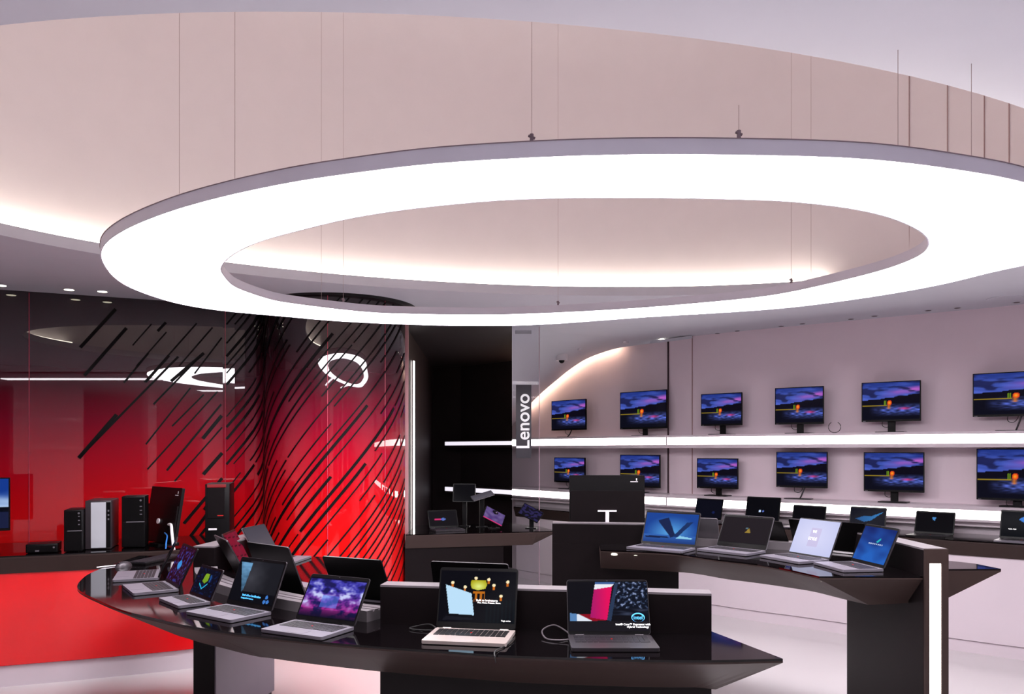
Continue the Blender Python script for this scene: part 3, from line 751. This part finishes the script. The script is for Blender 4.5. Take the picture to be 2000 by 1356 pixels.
l7, lid7, s7 = laptop(LP['L7'], 'laptop with a magenta folded screen picture, rightmost on the near table', DGREY, DGREY, magenta, keys=KEYG, res=140, texts=[('Intel\u00ae Core\u2122 Processor with', .80, .135, .0105, TXTW, 'CENTER'), ('Hybrid Technology', .86, .085, .0105, TXTW, 'CENTER'), ('intel', .868, .27, .020, TXTB, 'CENTER')], bez=(.004,.008,.012))
# oval around the chip maker's word on that screen
bm = bmesh.new(); sw, sh, bb = s7; pr = None; first = None
for i in range(41):
    a = 2*PI*i/40+.5; row = [bm.verts.new(((.868-.5)*sw+r*1.45*math.cos(a), -.0024, bb+.27*sh+r*math.sin(a))) for r in (.0150-.0012*math.sin(a), .0172+.001*math.sin(a))]
    if pr: bm.faces.new((pr[0], row[0], row[1], pr[1]))
    pr = row
bobj('logo_oval', bm, TXTB, lid7)
laptop(LP['a'], 'thin black laptop seen from behind, leaning over the low cable channel at left', LILAC, BLKS, offscreen, trim=DGREY)
laptop(LP['b'], 'laptop with a red wall reflection painted on its dark screen', LILAC, BLK, lambda u, v: (.46,.06,.16) if int(v*3.2+.4*u) % 2 or abs((v*3.2+.4*u) % 1-.5) < .42 else (.10,.03,.05), trim=DGREY, res=40)  # reflection of the red wall painted into the glowing screen picture
laptop(LP['c'], 'laptop with a grey reflection painted on its screen, against the red wall', LILAC, GREY, greyref, bez=(.004,.004,.006), res=24)  # ring light's grey reflection painted as the screen picture
laptop(LP['d'], 'large black laptop seen from behind, above the one with the blue triangle', LILAC, BLKS, offscreen, trim=DGREY)
laptop(LP['e'], 'black laptop seen from behind, behind the purple cloud screen', LILAC, BLKS, offscreen)
laptop(LP['f'], 'black laptop seen from behind, peeking over the champagne laptop', LILAC, BLKS, offscreen, trim=DGREY)
laptop(LP['M1'], zt=Z2, label='laptop showing a blue picture with a V shape on the second table', deck=LILAC, lidm=BLK, pic=vshape, res=110, trim=DGREY)
laptop(LP['M2'], zt=Z2, label='grey laptop with a dark screen and a tiny yellow mark, second table', deck=LILAC, lidm=GREY, pic=darkpic, bez=(.008,.014,.03), trim=GREY, res=80)
laptop(LP['M3'], zt=Z2, label='laptop with a bright white screen on the second table', deck=LILAC, lidm=DGREY, pic=whitepic, bez=(.003,.005,.008), res=60, texts=[('WE', .47, .66, .018, mat('pale_text', (.93,.93,1), .5, emit=.85, ecol=(.93,.93,1)), 'CENTER'), ('STYLE', .47, .45, .022, mat('pale_text', (1,1,1)), 'CENTER')])
laptop(LP['M4'], zt=Z2, label='laptop with a deep blue screen and tiny lettering beside the light strip post', deck=LILAC, lidm=BLK, pic=bluepic, res=90, trim=DGREY)
laptop(LP['N1'], zt=Z2, label='light grey laptop seen from behind, between the blue V and dark screens', deck=WHT, lidm=GREY, pic=offscreen, bez=(.01,.02,.02))
laptop(LP['N2'], zt=Z2, label='black laptop seen from behind, left of the bright white screen', deck=LILAC, lidm=BLKS, pic=offscreen)
laptop(LP['N3'], zt=Z2, label='black laptop seen from behind, behind the bright white screen', deck=LILAC, lidm=BLKS, pic=offscreen, trim=DGREY)
laptop(LP['N4'], zt=Z2, label='black laptop seen from behind, behind the deep blue screen', deck=WHT, lidm=BLKS, pic=offscreen)
laptop(LP['C1'], 'laptop with a near black blue screen, leftmost on the curved counter', LILAC, BLK, dimblue, res=40)
laptop(LP['C2'], 'laptop with two small bright dots on its black screen, curved counter', LILAC, BLK, icons, res=50)
laptop(LP['C3'], 'small laptop with an all black screen on the curved counter', LILAC, BLK, offscreen, res=20)
laptop(LP['C4'], 'laptop with a blue swoosh on its dark screen, curved counter', LILAC, BLK, swoosh, res=50)
laptop(LP['C5'], 'black laptop with a tiny blue emblem, right part of the curved counter', BLK, BLK, bluedot, res=50)
laptop(LP['C6'], 'laptop with a blue winged picture, cut by the right edge of the photo', LILAC, BLK, dragon, res=60, texts=[('helix fold', .25, .30, .014, TXTW, 'CENTER')])
laptop(LP['D1'], 'small dark laptop with a pink and blue mark on the dark room counter', DGREY, BLK, arrow, res=40)

# ------------------------------------------------------------------ monitors
def monitor(x, y, yaw, W, H, zc, zs, label, style=0, pic=land, group=None, cable=True, back=.0):
    root = empty('monitor', (x, y, zs), label, 'monitor', group, math.radians(yaw))
    bm = bmesh.new(); slab(bm, W, H, .018, .004, axis='y', o=(0, 0, zc-zs)); pan = bobj('panel', bm, BLK, root)
    bm = bmesh.new(); slab(bm, W*.6, H*.6, .022, .02, axis='y', o=(0, .018, zc-zs)); bobj('rear_housing', bm, BLK, pan)
    link('display', picmesh(pic, W-.016, H-.026, 84, 50), SCREEN, pan, loc=(0, -.0015, zc-zs+.005))
    if style == 0:
        bm = bmesh.new(); box(bm, -.032, .032, .035, .052, .004, zc-zs, bev=.004); bobj('stand_post', bm, BLK, root)
        bm = bmesh.new(); slab(bm, .24, .17, .008, .02, o=(0, .02, 0)); bobj('stand_base', bm, BLKS, root)
    else:
        bm = bmesh.new(); tube(bm, [(-.012, .0, .006), (-.008, .03, .03), (0.03, .045, zc-zs-H*.42), (0.03, .04, zc-zs)], .007, 8); bobj('stand_post', bm, DGREY, root)
        bm = bmesh.new(); slab(bm, .26, .15, .006, .05, o=(-.03, .01, 0)); bobj('stand_base', bm, BLKS, root)
    if cable:
        zb = zc-zs-H/2; bm = bmesh.new()
        tube(bm, cat([(-.07, .02, zb+.02), (-.075, .03, zb-.035), (-.04, .05, zb-.05), (-.01, .055, max(.02, zb-.02)), (.0, .06, zb+.03)], 5), .0028, 6); bobj('cable', bm, CABB, root)
    bm = bmesh.new(); box(bm, -W/2+.012, -W/2+.035, -.0016, 0, zc-zs-H/2+.004, zc-zs-H/2+.008); bobj('badge', bm, GREY, pan)
    return root
GU = None
order = ['leftmost','second from left','third from left','fourth from left','fifth from left','rightmost']
UP = [(.680,9.602,-50.5,.60,.366,2.007,1),(1.444,8.764,-47.9,.65,.418,2.027,0),(2.136,8.109,-40.1,.448,.330,1.999,0),(2.748,7.604,-37.9,.461,.356,2.009,0),(3.389,7.105,-37.9,.489,.358,2.018,0),(4.152,6.514,-39.8,.65,.366,2.045,1)]
LO = [(.690,9.589,-50.5,.532,.303,1.342,1),(1.413,8.799,-47.9,.557,.361,1.351,1),(2.102,8.138,-40.1,.451,.311,1.343,0),(2.767,7.590,-37.9,.483,.344,1.395,1),(3.407,7.091,-37.9,.498,.355,1.386,0),(4.146,6.519,-39.8,.579,.429,1.380,0)]
for k, (x, y, a, W, H, zc, st) in enumerate(UP):
    monitor(x, y, a, W, H, zc, 1.74, 'black monitor with a dusk lake picture, %s on the upper shelf' % order[k], st, group='monitors on the upper shelf')
for k, (x, y, a, W, H, zc, st) in enumerate(LO):
    monitor(x, y, a, W, H, zc, 1.115, 'black monitor with a dusk lake picture, %s on the lower shelf' % order[k], st, group='monitors on the lower shelf')
monitor(-3.83, 5.50, 23, .60, .375, 1.20, .88, 'monitor with a bright blue picture at the left edge, on the black counter', 0, blueland)
# loose cable loop standing on the upper shelf
bm = bmesh.new(); P = on_wall(1630, .14); tube(bm, [(P.x+.055*math.sin(a)*.8, P.y-.055*math.sin(a)*.6, 1.745+.052+.052*(-math.cos(a))) for a in [(-2.6+5.2*i/24) + 0 for i in range(25)]][::1], .003, 6)
tag(bobj('cable_loop', bm, CABB), 'black cable loop on the upper shelf between the fourth and fifth monitors', 'cable')

def rear_display(loc, yaw, W, H, zc, zs, tilt, label, name, stand):
    root = empty(name, loc, label, 'monitor', None, math.radians(yaw))   # local -y is the screen side
    bm = bmesh.new(); slab(bm, W, H, .022, .006, axis='y', o=(0, -.011, 0)); pan = bobj('panel', bm, BLK, root, loc=(0, 0, zc-zs), rot=(math.radians(tilt), 0, 0))
    bm = bmesh.new(); slab(bm, W*.97, H*.66, .012, .008, axis='y', o=(0, .011, -H*.15)); bobj('rear_housing', bm, PANEL, pan)
    link('display', picmesh(offscreen, W-.02, H-.03, 20, 12), SCREEN, pan, loc=(0, -.0125, 0))
    M = Matrix.Translation((-W*.36, .0115, H*.38)) @ Matrix.Rotation(PI, 4, 'Z') @ FACE
    bm = bmesh.new(); box(bm, -W*.41, -W*.31, .0112, .0122, H*.36, H*.375); box(bm, -W*.40, -W*.385, .0112, .0122, H*.39, H*.44); bobj('logo', bm, WHT, pan)
    if stand == 'T':
        bm = bmesh.new(); box(bm, -.012, .012, .026, .036, -(zc-zs)+.01, -H*.24); box(bm, -.062, .062, .023, .034, -H*.25, -H*.22); bobj('stand_post', bm, WHT, pan)
        bm = bmesh.new(); slab(bm, .24, .18, .008, .02, o=(0, .03, 0)); bobj('stand_base', bm, GREY, root)
    else:
        bm = bmesh.new(); box(bm, -.05, .05, .0, .03, .0, zc-zs-.05, bev=.004); bobj('stand_post', bm, BLK, root)
        bm = bmesh.new(); slab(bm, .16, .16, .012, .01, o=(0, 0, 0)); bobj('stand_base', bm, BLK, root)
        bm = bmesh.new(); cyl(bm, (.02, .022, -.05), (.02, .032, -.05), .02, n=16); bobj('port_socket', bm, WHT, pan)
    return root
rear_display((.76*K2,6.36*K2,Z2), 178, .60*K2, .385*K2, h2(1.188), Z2, 0, 'large black monitor seen from behind with a white T stand, second table', 'monitor', 'T')
rear_display((-2.60,5.93,.88), 138, .50, .415, 1.098, .88, 9, 'black all in one computer seen from behind, leaning beside the red wall', 'monitor', 'X')
# white cables hanging from it
bm = bmesh.new(); tube(bm, cat([(-2.50,5.78,1.04),(-2.44,5.68,1.045),(-2.40,5.60,1.0),(-2.375,5.56,.93),(-2.36,5.54,.885)], 6), .010, 8)
tag(bobj('power_cable', bm, WHT), 'thick white cable hanging behind the all in one computer', 'cable')
bm = bmesh.new(); tube(bm, cat([(-2.52,5.76,.98),(-2.46,5.66,.97),(-2.44,5.60,.93),(-2.43,5.57,.89)], 6), .005, 8)
tag(bobj('data_cable', bm, BLUE), 'thin light blue cable under the all in one computer', 'cable')

# ------------------------------------------------------------------ computer towers on the left counter
def tower(x, y, yaw, W, Dp, H, label, kind):
    root = empty('computer_tower', (x, y, .88), label, 'computer', None, math.radians(yaw))
    bm = bmesh.new(); box(bm, -W/2, W/2, 0, Dp, .004, H, bev=.004); bobj('case', bm, mat('tower_shell', (.20,.17,.19), .4) if kind == 'silver' else BLK, root, smooth=True)
    bm = bmesh.new()
    for sx in (-1, 1):
        for yy in (.03, Dp-.03): box(bm, sx*(W/2-.02)-.008, sx*(W/2-.02)+.008, yy-.008, yy+.008, 0, .004)
    bobj('feet', bm, BLKS, root)
    if kind == 'silver':
        bm = bmesh.new(); box(bm, -W*.28, W*.30, -.006, 0, .012, H-.012, bev=.002); bobj('front_panel', bm, mat('brushed_silver', (.78,.79,.82), .3, metal=.25), root)
        bm = bmesh.new(); box(bm, W*.32, W*.48, -.004, 0, .012, H-.012); f = bobj('port_strip', bm, BLKS, root)
        for i in range(3):
            bm = bmesh.new(); box(bm, W*.37, W*.43, -.0055, -.004, H*.6+i*.03, H*.6+.012+i*.03); bobj('port', bm, GREY, f)
    elif kind == 'tower':
        bm = bmesh.new(); box(bm, -W*.44, W*.46, -.005, 0, H*.52, H-.008, bev=.001); bobj('drive_panel', bm, BLKS, root)
        bm = bmesh.new(); box(bm, -W*.44, W*.46, -.004, 0, .01, H*.49, bev=.001); bobj('lower_panel', bm, BLKS, root)
        bm = bmesh.new(); box(bm, -W*.30, W*.49, -.008, 0, H*.495, H*.513); bobj('chrome_strip', bm, GREY, root)
        bm = bmesh.new(); cyl(bm, (W*.32, -.007, H*.92), (W*.32, -.004, H*.92), .007, n=14); bobj('power_button', bm, GREY, root)
        for i in range(3):
            bm = bmesh.new(); box(bm, W*.28, W*.38, -.0065, -.004, H*.64+i*.028, H*.64+i*.028+.007); bobj('port', bm, GREY, root)
    elif kind == 'work':
        bm = bmesh.new(); box(bm, -W*.40, W*.30, -.006, 0, H*.42, H*.93, bev=.001); bobj('front_grille', bm, PANEL, root)
        bm = bmesh.new(); box(bm, -W*.42, W*.36, -.012, 0, H*.94, H*.995, bev=.003); bobj('carry_handle', bm, mat('red_dark', (.5,.08,.10), .4), root)
        bm = bmesh.new(); box(bm, -W*.36, -W*.02, -.007, 0, H*.215, H*.245); bobj('badge', bm, WHT, root)
        bm = bmesh.new(); box(bm, W*.0, W*.25, -.008, -.005, H*.455, H*.468); bobj('model_mark', bm, REDN, root)
    else:
        bm = bmesh.new(); box(bm, -W*.47, W*.47, -.004, 0, H*.18, H*.85, bev=.001); bobj('front_panel', bm, BLKS, root)
        bm = bmesh.new(); box(bm, -W*.2, -W*.08, -.006, -.004, H*.2, H*.36); bobj('port', bm, GREY, root)
        bm = bmesh.new(); cyl(bm, (W*.38, -.006, H*.6), (W*.38, -.004, H*.6), .006, n=12); bobj('power_button', bm, GREY, root)
    return root
tower(-3.20, 5.40, 22, .19, .18, .062, 'tiny flat black desktop computer, leftmost on the black counter', 'mini')
tower(-3.02, 5.46, 20, .112, .26, .29, 'small slim black computer tower left of the silver one', 'tower')
tower(-2.92, 5.60, 18, .165, .33, .345, 'silver computer tower on the black counter', 'silver')
tower(-2.72, 5.70, 18, .152, .22, .37, 'tall black computer tower with a chrome line, right of the silver one', 'tower')
tower(-2.235, 6.02, 14, .175, .36, .445, 'large black workstation tower with a white badge beside the red column', 'work')

# keyboard, mouse on the near table
kb = empty('keyboard', (-2.26,5.04,.88), 'black desktop keyboard lying at the far left end of the near table', 'keyboard', None, math.radians(80))
boxobj('body', (-.20,.20,-.065,.065,.0,.014), BLK, kb, bev=.003)
bm = bmesh.new()
for r in range(5):
    for c_ in range(19): box(bm, -.192+c_*.0203, -.192+c_*.0203+.0175, -.056+r*.0225, -.056+r*.0225+.019, .014, .019)
bobj('keys', bm, KEYG, kb)
def blob(bm, sx, sy, sz, seg=16):
    bmesh.ops.create_uvsphere(bm, u_segments=seg, v_segments=10, radius=1)
    for v in bm.verts:
        v.co.x *= sx; v.co.y *= sy; v.co.z = max(0, v.co.z)*sz
ms = empty('computer_mouse', (-2.335,4.77,.88), 'black and grey computer mouse beside the desktop keyboard', 'mouse', None, math.radians(70))
bm = bmesh.new(); blob(bm, .058, .033, .034); bobj('shell', bm, DGREY, ms, smooth=True)
bm = bmesh.new(); cyl(bm, (-.036, 0, .014), (-.036, 0, .0275), .006, n=12); bobj('scroll_wheel', bm, BLKS, ms)
bm = bmesh.new(); tube(bm, cat([(-2.47,4.72,.884),(-2.43,4.76,.885),(-2.40,4.80,.884),(-2.37,4.86,.885),(-2.36,4.98,.885)], 5), .004, 6)
tag(bobj('mouse_cable', bm, WHT), 'short white cable at the left rim of the near table', 'cable')

# cables of the two nearest laptops
bm = bmesh.new(); tube(bm, cat([(-.285,3.05,.89),(-.32,3.10,.90),(-.37,3.13,.888),(-.40,3.10,.885),(-.36,3.07,.885),(-.30,3.06,.886)], 6), .0028, 8)
tag(bobj('charging_cable', bm, CABB), 'short black cable loop at the left side of the champagne laptop', 'cable')
bm = bmesh.new(); tube(bm, cat([(.215,2.90,.890),(.17,2.90,.886),(.125,2.93,.886),(.115,3.0,.90),(.16,3.02,.915),(.205,2.99,.898),(.215,2.955,.89)], 6), .0030, 8)
tag(bobj('charging_cable', bm, mat('grey_cable', (.32,.29,.31), .5)), 'grey cable loop at the left side of the rightmost laptop', 'cable')
bm = bmesh.new(); tube(bm, cat([(.005,2.92,.888),(-.02,2.83,.885),(-.05,2.77,.885),(-.06,2.722,.886),(-.058,2.70,.875),(-.056,2.722,.852)], 6), .0024, 8)
tag(bobj('security_cable', bm, CABB), 'thin black cable running over the table rim below the champagne laptop', 'cable')

# ------------------------------------------------------------------ tablets and props in the dark area
def tablet(loc, yaw, W, H, tilt, label, pic, stand=True, roll=0, zr=.0, m=BLK):
    root = empty('tablet', loc, label, 'tablet', None, math.radians(yaw))
    bm = bmesh.new(); slab(bm, W, H, .008, .008, axis='y', o=(0, 0, 0)); p = bobj('body', bm, m, root, loc=(0, 0, zr), rot=(math.radians(tilt), math.radians(roll), 0))
    link('display', picmesh(pic, W-.014, H-.014, 30, 20), SCREEN, p, loc=(0, -.0012, 0))
    if stand:
        bm = bmesh.new(); box(bm, -.02, .02, .02, .05, .0, zr, bev=.004); bobj('stand_post', bm, BLK, root)
        bm = bmesh.new(); slab(bm, .10, .09, .006, .01, o=(0, .02, 0)); bobj('stand_base', bm, BLK, root)
    return root
tablet((-.16,7.12,.88), 8, .20, .16, -48, 'tablet with a purple picture on a stand in the dark room', purp, zr=.11, roll=28)
tablet((.17,7.12,.88), -12, .20, .15, -52, 'dark tablet on a stand in front of the white pillar glass', lambda u, v: (.16,.14,.30) if N(u*6, v*6) > 0 else (.07,.06,.10), zr=.14, roll=26)
tablet((-.44,7.30,.88), -5, .21, .17, -12, 'upright black tablet in front of the lower dark shelf light', offscreen, zr=.31)
tablet((-.27,7.22,.88), 12, .20, .14, -76, 'silver edged tablet held almost flat in the dark room', greyref, zr=.29, roll=-16, m=GREY)

# glass partition with the vertical sign
gp = empty('glass_partition', (.13,7.75,0), 'narrow clear glass partition standing beside the black room', 'glass panel')
boxobj('pane', (-.125,.135,-.006,.006,.0,2.79), GLASS, gp)
bm = bmesh.new(); box(bm, .133,.140,-.008,.008,0,2.79); bobj('edge_strip', bm, mat('glass_edge', (.72,.60,.66), .2), gp)
bm = bmesh.new()
for z in (2.73,): box(bm, -.10,.06,-.02,-.006,z-.015,z+.02,bev=.003)
bobj('top_clamp', bm, SILV, gp)
sg = empty('shop_sign', (.115,7.725,1.865), 'dark grey vertical sign with white lettering on the glass partition', 'sign')
boxobj('board', (-.077,.073,-.012,.012,-.36,.352), SIGNM, sg, bev=.002)
M = Matrix.Translation((-.002,-.0135,-.003)) @ Matrix(((0,-1,0,0),(0,0,-1,0),(1,0,0,0),(0,0,0,1)))
text('lettering', 'Lenovo', .180, mat('sign_white', (.95,.95,.97), .4, emit=.35, ecol=(1,1,1)), sg, M, extrude=.001, sx=1.0)

# ------------------------------------------------------------------ small ceiling fittings
def downlight(px, py, lit, label, r=.045):
    P = w(px, py, 2.8); root = empty('recessed_spotlight', (P.x, P.y, 2.8), label, 'spotlight', 'lit spotlights in the ceiling' if lit else 'unlit spotlights along the monitor wall')
    bm = bmesh.new(); cyl(bm, (0,0,-.004), (0,0,.0), r, n=24); bobj('rim', bm, CEIL, root)
    bm = bmesh.new(); cyl(bm, (0,0,-.0055), (0,0,-.004), r*.75, n=24); bobj('lens', bm, SPOT if lit else SPOTOFF, root)
downlight(2,557,1,'small lit round ceiling spotlight at the left edge of the photo')
downlight(135,565.5,1,'small lit round ceiling spotlight, left one of the close pair above the red wall')
downlight(200,569,1,'small lit round ceiling spotlight, right one of the close pair above the red wall')
downlight(1292,662,1,'small lit ceiling spotlight at the top of the dark wall joint')
for k, (x, y) in enumerate(((1329,659),(1401,651),(1440,646),(1526,637),(1567,632),(1662,623),(1708,617),(1813,606),(1870,601),(1986,590))):
    downlight(x, y, 0, 'small dark unlit ceiling spotlight, number %d counted from the left above the monitor wall' % (k+1) if False else 'small unlit ceiling spotlight above the monitor wall, %s in the row' % ['first from left','second from left','third from left','fourth from left','fifth from left','fifth from right','fourth from right','third from right','second from right','rightmost'][k], r=.032)
P = w(1962,583,2.8); bm = bmesh.new(); cyl(bm, (P.x,P.y,2.796), (P.x,P.y,2.80), .13, n=40); tag(bobj('ceiling_speaker', bm, CEIL), 'flat round white ceiling speaker near the right edge', 'speaker')
def on_soffit(px, py):
    d = Vector(((px-1000)/1550, 1, (880-py)/1550)).normalized(); h = soff_bvh.ray_cast(Vector((0,0,EYE)), d)
    return h[0] if h[0] else Vector((0,0,EYE))+d*8.6
P = on_soffit(1097, 696); cam_ = empty('security_camera', P, 'white dome security camera under the arched soffit', 'camera')
bm = bmesh.new(); cyl(bm, (0,0,.03), (0,0,-.05), .07, .065, n=24); bobj('housing', bm, WHT, cam_)
bm = bmesh.new(); bmesh.ops.create_uvsphere(bm, u_segments=20, v_segments=12, radius=.034, matrix=Matrix.Translation((.0,-.01,-.05))); bobj('lens_dome', bm, BLKS, cam_, smooth=True)
for k, (x, y) in enumerate(((1222,667),(1133,681))):
    P = on_soffit(x, y); bm = bmesh.new(); cyl(bm, P+Vector((0,0,.01)), P-Vector((0,0,.02)), .03, n=16); tag(bobj('smoke_detector', bm, WHT), ['small white round fitting on the soffit near the lit spotlight', 'small white round fitting on the soffit just right of the security camera'][k], 'ceiling fitting')

# ------------------------------------------------------------------ light, camera, world
def area(name, loc, rot, sx, sy, e, c=(1,1,1)):
    l = bpy.data.lights.new(name, 'AREA'); l.shape = 'RECTANGLE'; l.size = sx; l.size_y = sy; l.energy = e; l.color = c
    o = bpy.data.objects.new(name, l); COL.objects.link(o); o.location = loc; o.rotation_euler = rot; return o
for (x0, y0, x1, y1) in ((-2.14,-1.47,.02,.76), (1.2,-1.6,3.0,.2)):  # unseen fill lights added behind the camera to light the room
    A = Vector((x0, y0)); B = Vector((x1, y1)); mc = (A+B)/2; d = B-A
    lt = empty('linear_fill', (mc.x, mc.y, 2.70), 'long straight fill light added %s above the camera, out of view' % ('left' if x0 < 0 else 'right'), 'ceiling light', None, math.atan2(d.y, d.x))
    boxobj('housing', (-d.length/2, d.length/2, -.16, .16, .003, .07), FRAME, lt); boxobj('diffuser', (-d.length/2+.01, d.length/2-.01, -.15, .15, 0, .003), mat('linear_fill_diffuser', (1,1,1), .5, emit=12, ecol=(1,.98,1)), lt)
    bm = bmesh.new()
    for k in (-.4, .4): cyl(bm, (k*d.length, 0, .07), (k*d.length, 0, .10), .01)
    bobj('bracket', bm, FRAME, lt)
wd = bpy.data.worlds.new('world'); sc.world = wd; wd.use_nodes = True
wd.node_tree.nodes['Background'].inputs[0].default_value = (.5,.45,.5,1); wd.node_tree.nodes['Background'].inputs[1].default_value = .2
cam = bpy.data.cameras.new('camera'); co = bpy.data.objects.new('camera', cam); COL.objects.link(co)
co.location = (0,0,EYE); co.rotation_euler = (PI/2,0,0); cam.sensor_width = 36; cam.lens = 1550/2000*36; cam.shift_y = (880-678)/2000; cam.clip_start = .05
sc.camera = co
sc.view_settings.view_transform = 'Standard'; sc.view_settings.look = 'None'; sc.view_settings.exposure = 0; sc.view_settings.gamma = 1
sc.view_settings.use_curve_mapping = False
